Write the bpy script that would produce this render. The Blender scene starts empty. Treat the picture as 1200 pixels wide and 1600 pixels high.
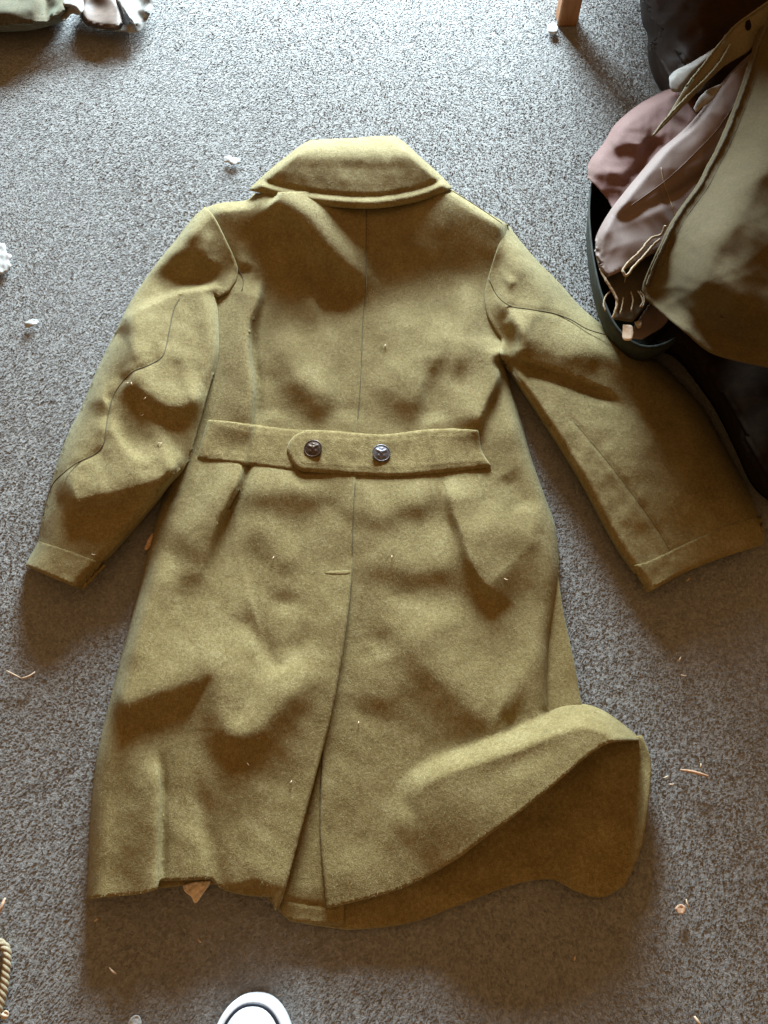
import bpy, math, random
import numpy as np
from mathutils import Vector
from mathutils.geometry import delaunay_2d_cdt

random.seed(7)
rng = np.random.default_rng(11)
S = bpy.context.scene
COL = S.collection

# ------------------------------------------------------------------ camera
CAM_H, TILT, FPX = 0.95, math.radians(25), 1256.0
cd = bpy.data.cameras.new('camera')
cam = bpy.data.objects.new('camera', cd)
COL.objects.link(cam)
cam.location = (0, 0, CAM_H)
cam.rotation_euler = (TILT, 0, 0)
cd.sensor_fit = 'VERTICAL'
cd.sensor_height = 24
cd.lens = 24 * FPX / 1600
cd.clip_start, cd.clip_end = 0.02, 60
S.camera = cam

# ------------------------------------------------------------------ light: a cool window far ahead, a warm dim room
W = bpy.data.worlds.new('World')
S.world = W
W.use_nodes = True
bg = W.node_tree.nodes['Background']
bg.inputs[0].default_value = (1.0, 0.57, 0.24, 1)
bg.inputs[1].default_value = 0.42


def area(name, loc, target, sx, sy, power, col):
    l = bpy.data.lights.new(name, 'AREA')
    l.shape, l.size, l.size_y, l.energy, l.color = 'RECTANGLE', sx, sy, power, col
    o = bpy.data.objects.new(name, l)
    COL.objects.link(o)
    o.location = loc
    o.rotation_euler = (Vector(target) - Vector(loc)).to_track_quat('-Z', 'Y').to_euler()
    return o


area('window_light', (0.07, 2.85, 0.65), (0, 0.6, 0.05), 0.88, 0.70, 410, (0.70, 0.88, 1.0))

S.view_settings.view_transform = 'Standard'
S.view_settings.look = 'None'
S.view_settings.exposure = -0.1
S.view_settings.gamma = 1
S.cycles.max_bounces = 6


# ------------------------------------------------------------------ helpers
def unproj(u, v, z):
    """photo direction (1200 x 1600 frame) met with the height z -> world point"""
    u, v, z = np.broadcast_arrays(np.asarray(u, float), np.asarray(v, float), np.asarray(z, float))
    x = (u - 600) / FPX
    y = (800 - v) / FPX
    s, c = math.sin(TILT), math.cos(TILT)
    dy = s + y * c
    dz = -c + y * s
    t = (CAM_H - z) / (-dz)
    return np.stack([x * t, dy * t, z], -1)


def sm(x, a, b):
    t = np.clip((x - a) / (b - a), 0, 1)
    return t * t * (3 - 2 * t)


def curve(pts, step=3.0, n=None):
    """Catmull-Rom through pts, resampled evenly"""
    P = np.array(pts, float)
    if len(P) > 2:
        Q = np.vstack([2 * P[0] - P[1], P, 2 * P[-1] - P[-2]])
        out = []
        for i in range(1, len(Q) - 2):
            p0, p1, p2, p3 = Q[i - 1], Q[i], Q[i + 1], Q[i + 2]
            t = np.linspace(0, 1, 14, endpoint=False)[:, None]
            out.append(0.5 * (2 * p1 + (p2 - p0) * t + (2 * p0 - 5 * p1 + 4 * p2 - p3) * t ** 2 + (3 * p1 - p0 - 3 * p2 + p3) * t ** 3))
        out.append(P[-1:])
        P = np.vstack(out)
    L = np.r_[0, np.cumsum(np.linalg.norm(np.diff(P, axis=0), axis=1))]
    if n is None:
        n = max(2, int(round(L[-1] / step)) + 1)
    s = np.linspace(0, L[-1], n)
    return np.stack([np.interp(s, L, P[:, k]) for k in range(P.shape[1])], -1)


def pdist(U, V, line):
    """distance, signed side (+ = below a rightward / left of a downward line), position 0..1"""
    A = np.asarray(line, float)
    best = np.full(U.shape, 1e18)
    side = np.zeros(U.shape)
    tt = np.zeros(U.shape)
    seg = np.diff(A, axis=0)
    Ls = np.linalg.norm(seg, axis=1)
    cum = np.r_[0, np.cumsum(Ls)]
    for i in range(len(seg)):
        dx, dy = seg[i]
        l2 = max(dx * dx + dy * dy, 1e-9)
        px, py = U - A[i, 0], V - A[i, 1]
        t = np.clip((px * dx + py * dy) / l2, 0, 1)
        d2 = (px - t * dx) ** 2 + (py - t * dy) ** 2
        m = d2 < best
        best = np.where(m, d2, best)
        side = np.where(m, np.sign(dx * py - dy * px), side)
        tt = np.where(m, (cum[i] + t * Ls[i]) / cum[-1], tt)
    return np.sqrt(best), side, tt


def softline(U, V, pts, temp=7.0, step=11):
    """like pdist, with side and position blended where two stretches of the line are about equally near"""
    A = curve(pts, step)
    seg = np.diff(A, axis=0)
    Ls = np.linalg.norm(seg, axis=1)
    cum = np.r_[0, np.cumsum(Ls)]
    D, SD, T = [], [], []
    for i in range(len(seg)):
        dx, dy = seg[i]
        px, py = U - A[i, 0], V - A[i, 1]
        q = np.clip((px * dx + py * dy) / Ls[i] ** 2, 0, 1)
        D.append(np.hypot(px - q * dx, py - q * dy))
        SD.append(np.clip((dx * py - dy * px) / Ls[i] / 2.0, -1, 1))
        T.append((cum[i] + q * Ls[i]) / cum[-1])
    D = np.array(D)
    d = D.min(0)
    wgt = np.exp(-(D - d) / temp)
    ws = wgt.sum(0)
    return d, (wgt * np.array(SD)).sum(0) / ws, (wgt * np.array(T)).sum(0) / ws


def crumple(U, V, seed, amp, lam):
    """sharp little crests of crushed cloth"""
    r = np.random.default_rng(seed)
    z = 0
    wx, wy = waves(U, V, seed + 1, 9000, lam, lam * 3), waves(U, V, seed + 2, 9000, lam, lam * 3)
    for k in range(7):
        l = lam * math.exp(r.uniform(-.6, .8))
        a = r.uniform(0, 3.14)
        z = z + (l / lam) * (1 - np.abs(np.sin(((U + wx) * math.cos(a) + (V + wy) * math.sin(a)) * 3.14 / l + r.uniform(0, 6)))) ** 1.6
    return amp * 1e-3 * (z / 3.5 - .5)


def fold(U, V, pts, h, wn, wp, ta=0.22, tb=0.22):
    """a ridge (h in mm, negative: a valley); wn = width above/right of it, wp = below/left, in photo px"""
    d, s, t = softline(U, V, pts)
    w = wn + (wp - wn) * (s + 1) / 2
    tap = sm(t, 0, ta) if ta else 1.0
    tap = tap * (sm(1 - t, 0, tb) if tb else 1.0)
    g = np.where(w > 9.5, 0.62 * np.exp(-(d / w) ** 2) + 0.38 * np.exp(-(d / (2.3 * w)) ** 2), np.exp(-(d / w) ** 2))
    return h * 1e-3 * g * tap


def dent(U, V, c, h, rx, ry=None, ang=0):
    ry = ry or rx
    a = math.radians(ang)
    x, y = U - c[0], V - c[1]
    p, q = x * math.cos(a) + y * math.sin(a), -x * math.sin(a) + y * math.cos(a)
    return h * 1e-3 * np.exp(-(p / rx) ** 2 - (q / ry) ** 2)


def waves(U, V, seed, amp, lo, hi, n=14):
    r = np.random.default_rng(seed)
    z = 0
    for _ in range(n):
        lam = math.exp(r.uniform(math.log(lo), math.log(hi)))
        a = r.uniform(0, 6.283)
        z = z + lam / hi * np.sin((U * math.cos(a) + V * math.sin(a)) * 6.283 / lam + r.uniform(0, 6.28))
    return amp * 1e-3 * z / math.sqrt(n)


def prof(x, xs, ys):
    """smooth curve through the values (monotone-ish)"""
    xs, ys = np.array(xs, float), np.array(ys, float)
    m = np.gradient(ys, xs)
    i = np.clip(np.searchsorted(xs, x) - 1, 0, len(xs) - 2)
    h = xs[i + 1] - xs[i]
    t = np.clip((x - xs[i]) / h, 0, 1)
    return ((2 * t ** 3 - 3 * t ** 2 + 1) * ys[i] + (t ** 3 - 2 * t ** 2 + t) * h * m[i]
            + (-2 * t ** 3 + 3 * t ** 2) * ys[i + 1] + (t ** 3 - t ** 2) * h * m[i + 1])


def inside(U, V, poly):
    r = np.zeros(U.shape, bool)
    n = len(poly)
    for i in range(n):
        x1, y1 = poly[i]
        x2, y2 = poly[(i + 1) % n]
        if y1 == y2:
            continue
        c = ((y1 > V) != (y2 > V)) & (U < (x2 - x1) * (V - y1) / (y2 - y1) + x1)
        r ^= c
    return r


def link(name, me, mat, parent=None):
    o = bpy.data.objects.new(name, me)
    COL.objects.link(o)
    if mat is not None:
        me.materials.append(mat)
    if parent is not None:
        o.parent = parent
    return o


def mesh(name, verts, faces, mat, parent=None, smooth=True):
    verts = np.asarray(verts, float)
    q = parent
    while q is not None:
        verts = verts - np.array(q.location)
        q = q.parent
    me = bpy.data.meshes.new(name)
    me.from_pydata(verts.tolist(), [], [tuple(int(i) for i in f) for f in faces])
    if smooth:
        me.polygons.foreach_set('use_smooth', [True] * len(me.polygons))
    me.update()
    return link(name, me, mat, parent)


def tag(o, label, cat, group=None, kind=None):
    if label:
        o['label'] = label
    if cat:
        o['category'] = cat
    if group:
        o['group'] = group
    if kind:
        o['kind'] = kind
    return o


def thing(name, label, cat, loc, group=None):
    o = bpy.data.objects.new(name, None)
    o.empty_display_size = 0.05
    COL.objects.link(o)
    o.location = loc
    return tag(o, label, cat, group)


def sheet(name, segs, zf, mat, parent=None, step=4.0, thick=0.004, floor=0.0015, nap=0, creases=()):
    """a piece of cloth: outline segments (points, kind, ...) in photo px, heights from zf(u, v).
    kind 'c' cut edge; ('r', R px, edge height) rolls down to a folded edge; ('b', R px, f) settles on the surface f"""
    bnd, info = [], []
    for sg in segs:
        P = curve(sg[0], step)
        if sg[1] == 'c' and len(P) > 4:
            P[1:-1] += rng.normal(0, .16, P[1:-1].shape)
        bnd.append(P[:-1])
        info.append((curve(sg[0], 6), sg[1]))
    B = np.vstack(bnd)
    nb = len(B)
    lo, hi = B.min(0), B.max(0)
    ys = np.arange(lo[1], hi[1], step * 0.866)
    pts = []
    for k, y in enumerate(ys):
        xs = np.arange(lo[0] + (k % 2) * step / 2, hi[0], step)
        pts.append(np.stack([xs, np.full(xs.shape, y)], -1))
    G = np.vstack(pts)
    G = G + rng.uniform(-0.12, 0.12, G.shape) * step
    G = G[inside(G[:, 0], G[:, 1], B)]
    d, _, _ = pdist(G[:, 0], G[:, 1], np.vstack([B, B[:1]]))
    G = G[d > step * 0.55]
    ed = [(i, (i + 1) % nb) for i in range(nb)]
    rows = []
    for sg in segs:
        if sg[1][0] == 'r' and sg[1] != 'c':
            for off in (.1, .3):
                P = curve(sg[0], step)
                T = np.gradient(P, axis=0)
                T /= np.linalg.norm(T, axis=1)[:, None] + 1e-9
                nrm = np.stack([-T[:, 1], T[:, 0]], -1)
                m = len(P) // 2
                q = P[m] + nrm[m] * 1.5
                sgn = 1 if inside(q[:1], q[1:2], B)[0] else -1
                rows.append(P + nrm * sgn * max(1.6, off * sg[1][1]))
    for c in creases:
        rows.append(curve(c, step))
    prev = np.vstack([B, B[:1]])
    keep = []
    for P in rows:
        P = P[inside(P[:, 0], P[:, 1], B)]
        if len(P) == 0:
            continue
        dd = np.min(np.hypot(P[:, :1] - prev[None, :, 0], P[:, 1:] - prev[None, :, 1]), axis=1)
        P = P[dd > step * .36]
        if len(P):
            keep.append(P)
            prev = np.vstack([prev, P])
    if keep:
        K = np.vstack(keep)
        dd = np.full(len(G), 1e9)
        for ch in np.array_split(K, max(1, len(K) // 40)):
            dd = np.minimum(dd, np.min(np.hypot(G[:, :1] - ch[None, :, 0], G[:, 1:] - ch[None, :, 1]), axis=1))
        G = np.vstack([G[dd > step * .62], K])
    A = np.vstack([B, G])
    r = delaunay_2d_cdt([Vector(p) for p in A], ed, [], 1, 1e-4)
    X = np.array([(p.x, p.y) for p in r[0]])
    F = [tuple(f) for f in r[2]]
    U, V = X[:, 0], X[:, 1]
    z = zf(U, V)
    for line, kind in info:
        if kind == 'c':
            continue
        d, _, _ = pdist(U, V, line)
        if kind[0] == 'r':
            k = np.clip(d / kind[1], 0, 1)
            ze = kind[2](U, V) if callable(kind[2]) else kind[2]
            z = ze + (z - ze) * np.sqrt(1 - (1 - k) ** 2)
        else:
            k = sm(d, 0, kind[1])
            z = kind[2](U, V) * (1 - k) + z * k
    z = np.maximum(z, floor + 0.0015)
    top = unproj(U, V, z)
    # orient faces upwards
    F2 = []
    for f in F:
        a, b, c = top[f[0]], top[f[1]], top[f[2]]
        n = (b[0] - a[0]) * (c[1] - a[1]) - (b[1] - a[1]) * (c[0] - a[0])
        F2.append(f if n > 0 else f[::-1])
    # boundary from the faces themselves
    cnt = {}
    for f in F2:
        for i in range(len(f)):
            e = (f[i], f[(i + 1) % len(f)])
            cnt[e] = 1
    be = [e for e in cnt if (e[1], e[0]) not in cnt]
    n = len(top)
    bot = top.copy()
    bot[:, 2] = np.maximum(bot[:, 2] - thick, floor * 0.6)
    bv = sorted({i for e in be for i in e})
    idx = {}
    nrm = np.zeros((n, 2))
    for a, b in be:
        t = top[b, :2] - top[a, :2]
        l = np.linalg.norm(t) + 1e-9
        o = np.array([t[1], -t[0]]) / l
        nrm[a] += o
        nrm[b] += o
    mid = []
    for k, i in enumerate(bv):
        idx[i] = 2 * n + k
        o = nrm[i] / (np.linalg.norm(nrm[i]) + 1e-9)
        p = (top[i] + bot[i]) / 2
        mid.append([p[0] + o[0] * thick * 0.4, p[1] + o[1] * thick * 0.4, p[2]])
    allv = np.vstack([top, bot, np.array(mid)])
    faces = list(F2) + [tuple(i + n for i in f[::-1]) for f in F2]
    for a, b in be:
        faces.append((b, a, idx[a], idx[b]))
        faces.append((idx[b], idx[a], a + n, b + n))
    o = mesh(name, allv, faces, mat, parent)
    if nap:
        fuzz(o, top, F2, be, nap)
    return o


def fuzz(parent, top, F, be, n):
    """loose wool fibres standing off a cloth face and its edges"""
    T = np.array([f for f in F if len(f) == 3])
    a, b, c = top[T[:, 0]], top[T[:, 1]], top[T[:, 2]]
    nr = np.cross(b - a, c - a)
    ar = np.linalg.norm(nr, axis=1)
    k = rng.choice(len(T), n, p=ar / ar.sum())
    r1, r2 = np.sqrt(rng.uniform(0, 1, n)), rng.uniform(0, 1, n)
    P = a[k] * (1 - r1)[:, None] + b[k] * (r1 * (1 - r2))[:, None] + c[k] * (r1 * r2)[:, None]
    nn = nr[k] / (ar[k][:, None] + 1e-12)
    ei = np.array(be)[rng.integers(0, len(be), max(300, n // 20))]
    e = top[ei[:, 0]] + (top[ei[:, 1]] - top[ei[:, 0]]) * rng.uniform(0, 1, (len(ei), 1))
    e[:, 2] -= rng.uniform(0, .003, len(ei))
    ne = len(ei)
    P = np.vstack([P, e])
    nn = np.vstack([nn, np.tile([0, 0, 1.0], (len(e), 1))])
    m = len(P)
    d = rng.normal(0, 1, (m, 3))
    d = d - (d * nn).sum(1)[:, None] * nn
    d /= np.linalg.norm(d, axis=1)[:, None]
    L = rng.uniform(.0012, .0036, m)
    L[-ne:] *= .6
    tip = P + d * L[:, None] + nn * (L * rng.uniform(.05, .55, m))[:, None]
    s = np.cross(d, nn) * rng.uniform(.00010, .00022, m)[:, None]
    V = np.stack([P - s, P + s, tip], 1).reshape(-1, 3)
    mesh('nap', V, np.arange(3 * m).reshape(-1, 3), NAP, parent)['kind'] = 'stuff'


def tube(name, pts3, r, mat, parent=None, sides=7, taper=None, closed=False):
    P = np.array(pts3, float)
    n = len(P)
    T = np.gradient(P, axis=0)
    T /= np.linalg.norm(T, axis=1)[:, None] + 1e-12
    up = np.array([0, 0, 1.0])
    vs, fs = [], []
    for i in range(n):
        a = np.cross(T[i], up)
        if np.linalg.norm(a) < 1e-3:
            a = np.cross(T[i], [1, 0, 0])
        a /= np.linalg.norm(a)
        b = np.cross(a, T[i])
        rr = r * (taper[i] if taper is not None else 1)
        for k in range(sides):
            w = 6.2832 * k / sides
            vs.append(P[i] + rr * (math.cos(w) * a + math.sin(w) * b))
    for i in range(n - 1):
        for k in range(sides):
            k2 = (k + 1) % sides
            fs.append((i * sides + k, i * sides + k2, (i + 1) * sides + k2, (i + 1) * sides + k))
    fs.append(tuple(range(sides))[::-1])
    fs.append(tuple((n - 1) * sides + k for k in range(sides)))
    return mesh(name, vs, fs, mat, parent)


def seam(name, pts, zf, mat, parent, r=0.0007, lift=0.0002, step=5):
    P = curve(pts, step)
    z = zf(P[:, 0], P[:, 1]) + lift
    return tube(name, unproj(P[:, 0], P[:, 1], z), r, mat, parent, 6)


# ------------------------------------------------------------------ materials
def newmat(name):
    m = bpy.data.materials.new(name)
    m.use_nodes = True
    nt = m.node_tree
    return m, nt, nt.nodes['Principled BSDF']


def N(nt, typ, **kw):
    n = nt.nodes.new(typ)
    for k, v in kw.items():
        if k.startswith('i_'):
            n.inputs[k[2:].replace('_', ' ')].default_value = v
        else:
            setattr(n, k, v)
    return n


def ramp(nt, stops):
    r = nt.nodes.new('ShaderNodeValToRGB')
    e = r.color_ramp.elements
    while len(e) < len(stops):
        e.new(0.5)
    for k, (p, c) in enumerate(stops):
        e[k].position = p
        e[k].color = (*c, 1)
    return r


def cloth_mat(name, dark, mid, light, fine=1400, mottle=45, bump=0.35, sheen=0.18, rough=0.95, tint=(0.8, 0.9, 0.66), stretch=(1, 1, 1), dist=0.0012):
    m, nt, p = newmat(name)
    tc = N(nt, 'ShaderNodeTexCoord')
    mp = N(nt, 'ShaderNodeMapping')
    mp.inputs['Scale'].default_value = stretch
    nt.links.new(tc.outputs['Object'], mp.inputs['Vector'])
    a = N(nt, 'ShaderNodeTexNoise', i_Scale=fine, i_Detail=3, i_Roughness=0.65)
    b = N(nt, 'ShaderNodeTexNoise', i_Scale=mottle, i_Detail=5, i_Roughness=0.6)
    g = N(nt, 'ShaderNodeTexNoise', i_Scale=fine * 0.28, i_Detail=4, i_Roughness=0.7)
    for t in (a, b, g):
        nt.links.new(mp.outputs['Vector'], t.inputs['Vector'])
    m1 = N(nt, 'ShaderNodeMath', operation='MULTIPLY_ADD')
    nt.links.new(g.outputs['Fac'], m1.inputs[0])
    m1.inputs[1].default_value = 0.8
    nt.links.new(a.outputs['Fac'], m1.inputs[2])
    m2 = N(nt, 'ShaderNodeMath', operation='MULTIPLY_ADD')
    nt.links.new(b.outputs['Fac'], m2.inputs[0])
    m2.inputs[1].default_value = 0.55
    nt.links.new(m1.outputs[0], m2.inputs[2])
    m3 = N(nt, 'ShaderNodeMath', operation='MULTIPLY')
    nt.links.new(m2.outputs[0], m3.inputs[0])
    m3.inputs[1].default_value = 1 / 2.35
    r = ramp(nt, [(0.36, dark), (0.5, mid), (0.64, light)])
    nt.links.new(m3.outputs[0], r.inputs[0])
    nt.links.new(r.outputs[0], p.inputs['Base Color'])
    p.inputs['Roughness'].default_value = rough
    p.inputs['Specular IOR Level'].default_value = 0.15
    p.inputs['Sheen Weight'].default_value = sheen
    p.inputs['Sheen Roughness'].default_value = 0.45
    p.inputs['Sheen Tint'].default_value = (*tint, 1)
    bp = N(nt, 'ShaderNodeBump', i_Strength=bump, i_Distance=dist)
    nt.links.new(m1.outputs[0], bp.inputs['Height'])
    nt.links.new(bp.outputs['Normal'], p.inputs['Normal'])
    return m


def plain_mat(name, col, var=0.25, scale=60, rough=0.6, metal=0.0, bump=0.2, spec=0.4, dist=0.001, stretch=(1, 1, 1), coat=0):
    m, nt, p = newmat(name)
    tc = N(nt, 'ShaderNodeTexCoord')
    mp = N(nt, 'ShaderNodeMapping')
    mp.inputs['Scale'].default_value = stretch
    nt.links.new(tc.outputs['Object'], mp.inputs['Vector'])
    a = N(nt, 'ShaderNodeTexNoise', i_Scale=scale, i_Detail=6, i_Roughness=0.65)
    nt.links.new(mp.outputs['Vector'], a.inputs['Vector'])
    lo = tuple(c * (1 - var) for c in col)
    hi = tuple(min(1, c * (1 + var)) for c in col)
    r = ramp(nt, [(0.3, lo), (0.7, hi)])
    nt.links.new(a.outputs['Fac'], r.inputs[0])
    nt.links.new(r.outputs[0], p.inputs['Base Color'])
    p.inputs['Roughness'].default_value = rough
    p.inputs['Metallic'].default_value = metal
    p.inputs['Specular IOR Level'].default_value = spec
    bp = N(nt, 'ShaderNodeBump', i_Strength=bump, i_Distance=dist)
    nt.links.new(a.outputs['Fac'], bp.inputs['Height'])
    nt.links.new(bp.outputs['Normal'], p.inputs['Normal'])
    return m


WOOL = cloth_mat('olive_wool', (0.112, 0.076, 0.025), (0.216, 0.158, 0.060), (0.345, 0.285, 0.142), fine=900, mottle=28, bump=0.5)
WOOLBELT = cloth_mat('olive_wool_worn', (0.095, 0.062, 0.020), (0.20, 0.143, 0.052), (0.35, 0.275, 0.13), fine=700, mottle=60, bump=0.6)
KHAKI = cloth_mat('khaki_cloth', (0.03, 0.024, 0.013), (0.072, 0.056, 0.032), (0.125, 0.1, 0.06), fine=900, mottle=45, bump=.3)
RAG = plain_mat('grimy_white_rag', (0.19, 0.18, 0.16), var=.6, scale=90, rough=.85)
NAP = plain_mat('wool_fibre', (0.25, 0.2, 0.085), var=.5, scale=400, rough=.8, bump=0)
THREAD = plain_mat('olive_thread', (0.085, 0.064, 0.025), rough=0.9)
BUTTON = plain_mat('bronze_button', (0.10, 0.072, 0.055), var=0.6, scale=400, rough=0.45, metal=0.85, bump=0.15)
PINK = cloth_mat('dusty_pink_cloth', (0.115, 0.058, 0.05), (0.155, 0.079, 0.069), (0.195, 0.106, 0.094), fine=1200, mottle=20, bump=0.15, sheen=0.1, rough=0.85)
MAUVE = cloth_mat('mauve_lining', (0.16, 0.113, 0.095), (0.195, 0.138, 0.118), (0.225, 0.163, 0.14), fine=1500, mottle=12, bump=0.08, sheen=0.03, rough=0.75)
OLIVE2 = cloth_mat('brown_olive_twill', (0.055, 0.038, 0.014), (0.088, 0.062, 0.024), (0.122, 0.09, 0.038), fine=1100, mottle=18, bump=0.25, sheen=0.03, rough=0.9)
TANTWILL = cloth_mat('tan_olive_facing', (0.10, 0.078, 0.04), (0.15, 0.12, 0.066), (0.2, 0.165, 0.098), fine=1100, mottle=22, bump=0.2, sheen=0.1, rough=0.85)
TRIM = cloth_mat('dark_brown_trim', (0.055, 0.042, 0.026), (0.085, 0.066, 0.042), (0.12, 0.095, 0.062), bump=0.3, sheen=0.05)
LEATHER = plain_mat('dark_brown_leather', (0.021, 0.011, 0.005), var=0.4, scale=35, rough=0.7, spec=.12, bump=0.3, dist=0.004)
NEARBLACK = plain_mat('near_black', (0.012, 0.007, 0.004), var=0.4, scale=60, rough=0.95, spec=.03, bump=0.3)  # on the bundle this colour includes the shade under the jacket
CORD = plain_mat('tan_cord', (0.34, 0.25, 0.15), var=0.4, scale=700, rough=0.85)
ROPE = plain_mat('dull_rope', (0.36, 0.285, 0.18), var=.35, scale=500, rough=.9)
WHITECLOTH = plain_mat('grey_white_cloth', (0.2, 0.18, 0.155), var=0.35, scale=60, rough=0.85)
BOWL = plain_mat('dark_green_enamel', (0.028, 0.030, 0.020), var=0.5, scale=60, rough=0.7, spec=.2)
WOOD = plain_mat('orange_brown_wood', (0.28, 0.115, 0.035), var=0.35, scale=14, rough=0.4, stretch=(6, 6, 0.7))
CHIP = plain_mat('pale_wood_chip', (0.60, 0.38, 0.24), var=0.35, scale=300, rough=0.8)
STRAW = plain_mat('straw', (0.62, 0.45, 0.30), var=0.2, scale=300, rough=0.7)
PAPER = plain_mat('white_paper', (0.4, 0.39, 0.37), var=0.25, scale=200, rough=0.8)
TORN = plain_mat('torn_tan_card', (0.80, 0.62, 0.46), var=0.3, scale=220, rough=0.85)
RUBBER = plain_mat('white_rubber', (0.66, 0.66, 0.66), var=0.10, scale=40, rough=0.45, bump=0.05)
STRIPE = plain_mat('navy_stripe', (0.02, 0.022, 0.035), rough=0.5)
CANVAS = cloth_mat('white_canvas', (0.38, 0.375, 0.365), (0.5, 0.495, 0.48), (0.56, 0.555, 0.54), bump=0.3, sheen=0.0)

# ------------------------------------------------------------------ carpet
mC, nt, pC = newmat('carpet_backing')
tc = N(nt, 'ShaderNodeTexCoord')
na = N(nt, 'ShaderNodeTexNoise', i_Scale=260, i_Detail=4, i_Roughness=0.7)
nt.links.new(tc.outputs['Object'], na.inputs['Vector'])
r = ramp(nt, [(0.3, (0.22, 0.21, 0.2)), (0.7, (0.36, 0.35, 0.33))])
nt.links.new(na.outputs['Fac'], r.inputs[0])
nt.links.new(r.outputs[0], pC.inputs['Base Color'])
pC.inputs['Roughness'].default_value = 1
pC.inputs['Specular IOR Level'].default_value = 0.05
bp = N(nt, 'ShaderNodeBump', i_Strength=0.8, i_Distance=0.004)
nt.links.new(na.outputs['Fac'], bp.inputs['Height'])
nt.links.new(bp.outputs['Normal'], pC.inputs['Normal'])
q = 5.0
carpet = mesh('carpet', [(-q, -q, 0), (q, -q, 0), (q, q, 0), (-q, q, 0)], [(0, 1, 2, 3)], mC, None, False)
carpet['kind'] = 'structure'


def pile(n=560000):
    u = rng.uniform(-90, 1290, n)
    x0, x1, y0, y1 = -1.0, 1.05, -0.22, 1.62
    x = rng.uniform(x0, x1, n)
    y = rng.uniform(y0, y1, n)
    half = 0.44 + (y + 0.2) * 0.36
    k = np.abs(x) < half
    x, y = x[k], y[k]
    n = len(x)
    # slow changes of lean, as feet and vacuuming leave them
    la = 3.4 + 1.3 * np.sin(x * 4.1 + 1.2) * np.cos(y * 3.3) + 0.7 * np.sin(x * 11 + y * 9) + rng.normal(0, 0.6, n)
    h = np.where(rng.uniform(0, 1, n) < .04, rng.uniform(0.0012, 0.0024, n), rng.uniform(0.0005, 0.0010, n))
    w = rng.uniform(0.0007, 0.0013, n)
    lean = rng.uniform(0.0016, 0.0042, n) / h
    wa = rng.uniform(0, 6.283, n)
    dx, dy = np.cos(la) * lean * h, np.sin(la) * lean * h
    wx, wy = np.cos(wa) * w, np.sin(wa) * w
    z0 = np.full(n, -0.0005)
    v = np.zeros((n, 5, 3))
    v[:, 0] = np.stack([x - wx, y - wy, z0], -1)
    v[:, 1] = np.stack([x + wx, y + wy, z0], -1)
    v[:, 2] = np.stack([x + wx * 1.1 + dx * .4, y + wy * 1.1 + dy * .4, h * .62], -1)
    v[:, 3] = np.stack([x - wx * 1.1 + dx * .4, y - wy * 1.1 + dy * .4, h * .62], -1)
    v[:, 4] = np.stack([x + dx * 1.25, y + dy * 1.25, h], -1)
    me = bpy.data.meshes.new('carpet_pile')
    me.vertices.add(n * 5)
    me.vertices.foreach_set('co', v.reshape(-1))
    b = np.arange(n) * 5
    li = np.stack([b, b + 1, b + 2, b + 3, b + 3, b + 2, b + 4], -1).reshape(-1)
    me.loops.add(n * 7)
    me.loops.foreach_set('vertex_index', li)
    me.polygons.add(n * 2)
    st = np.stack([np.arange(n) * 7, np.arange(n) * 7 + 4], -1).reshape(-1)
    me.polygons.foreach_set('loop_start', st)
    at = me.attributes.new('tuft', 'FLOAT', 'POINT')
    # yarn shades: mostly mid grey, some pale, some dark
    sh = np.clip(rng.normal(0.45, 0.1, n), 0, 1)
    sh = np.where(rng.uniform(0, 1, n) < 0.08, rng.uniform(0.6, .9, n), sh)
    sh = np.where(rng.uniform(0, 1, n) < 0.14, rng.uniform(0, 0.25, n), sh)
    tone = np.zeros(n)
    for lam, am in ((.35, .05), (.12, .05), (.045, .045), (.018, .04)):
        for _ in range(6):
            a, ph = rng.uniform(0, 6.283, 2)
            tone += am / 2.4 * np.sin((x * math.cos(a) + y * math.sin(a)) * 6.283 / (lam * rng.uniform(.7, 1.4)) + ph)
    sh = np.clip(sh + tone, 0, 1)
    at.data.foreach_set('value', np.repeat(sh, 5))
    me.update(calc_edges=True)
    me.validate()
    m, nt, p = newmat('carpet_yarn')
    a = N(nt, 'ShaderNodeAttribute', attribute_name='tuft')
    r = ramp(nt, [(0.0, (0.165, 0.157, 0.148)), (0.45, (0.24, 0.23, 0.218)), (1.0, (0.35, 0.34, 0.326))])
    nt.links.new(a.outputs['Fac'], r.inputs[0])
    nt.links.new(r.outputs[0], p.inputs['Base Color'])
    p.inputs['Roughness'].default_value = 0.8
    p.inputs['Specular IOR Level'].default_value = 0.1
    p.inputs['Sheen Weight'].default_value = 0.25
    p.inputs['Sheen Roughness'].default_value = 0.5
    ge = N(nt, 'ShaderNodeNewGeometry')
    vm = N(nt, 'ShaderNodeVectorMath', operation='MULTIPLY_ADD')
    nt.links.new(ge.outputs['Normal'], vm.inputs[0])
    vm.inputs[1].default_value = (.15, .15, .15)
    vm.inputs[2].default_value = (0, 0, .86)
    vn = N(nt, 'ShaderNodeVectorMath', operation='NORMALIZE')
    nt.links.new(vm.outputs[0], vn.inputs[0])
    nt.links.new(vn.outputs[0], p.inputs['Normal'])
    o = link('carpet_pile', me, m)
    tag(o, None, None, kind='stuff')


pile()

# ------------------------------------------------------------------ the overcoat
coat = thing('overcoat', 'olive wool overcoat spread back up on the grey carpet with half belt and two buttons', 'overcoat', tuple(unproj(560, 800, 0.0)))

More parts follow.
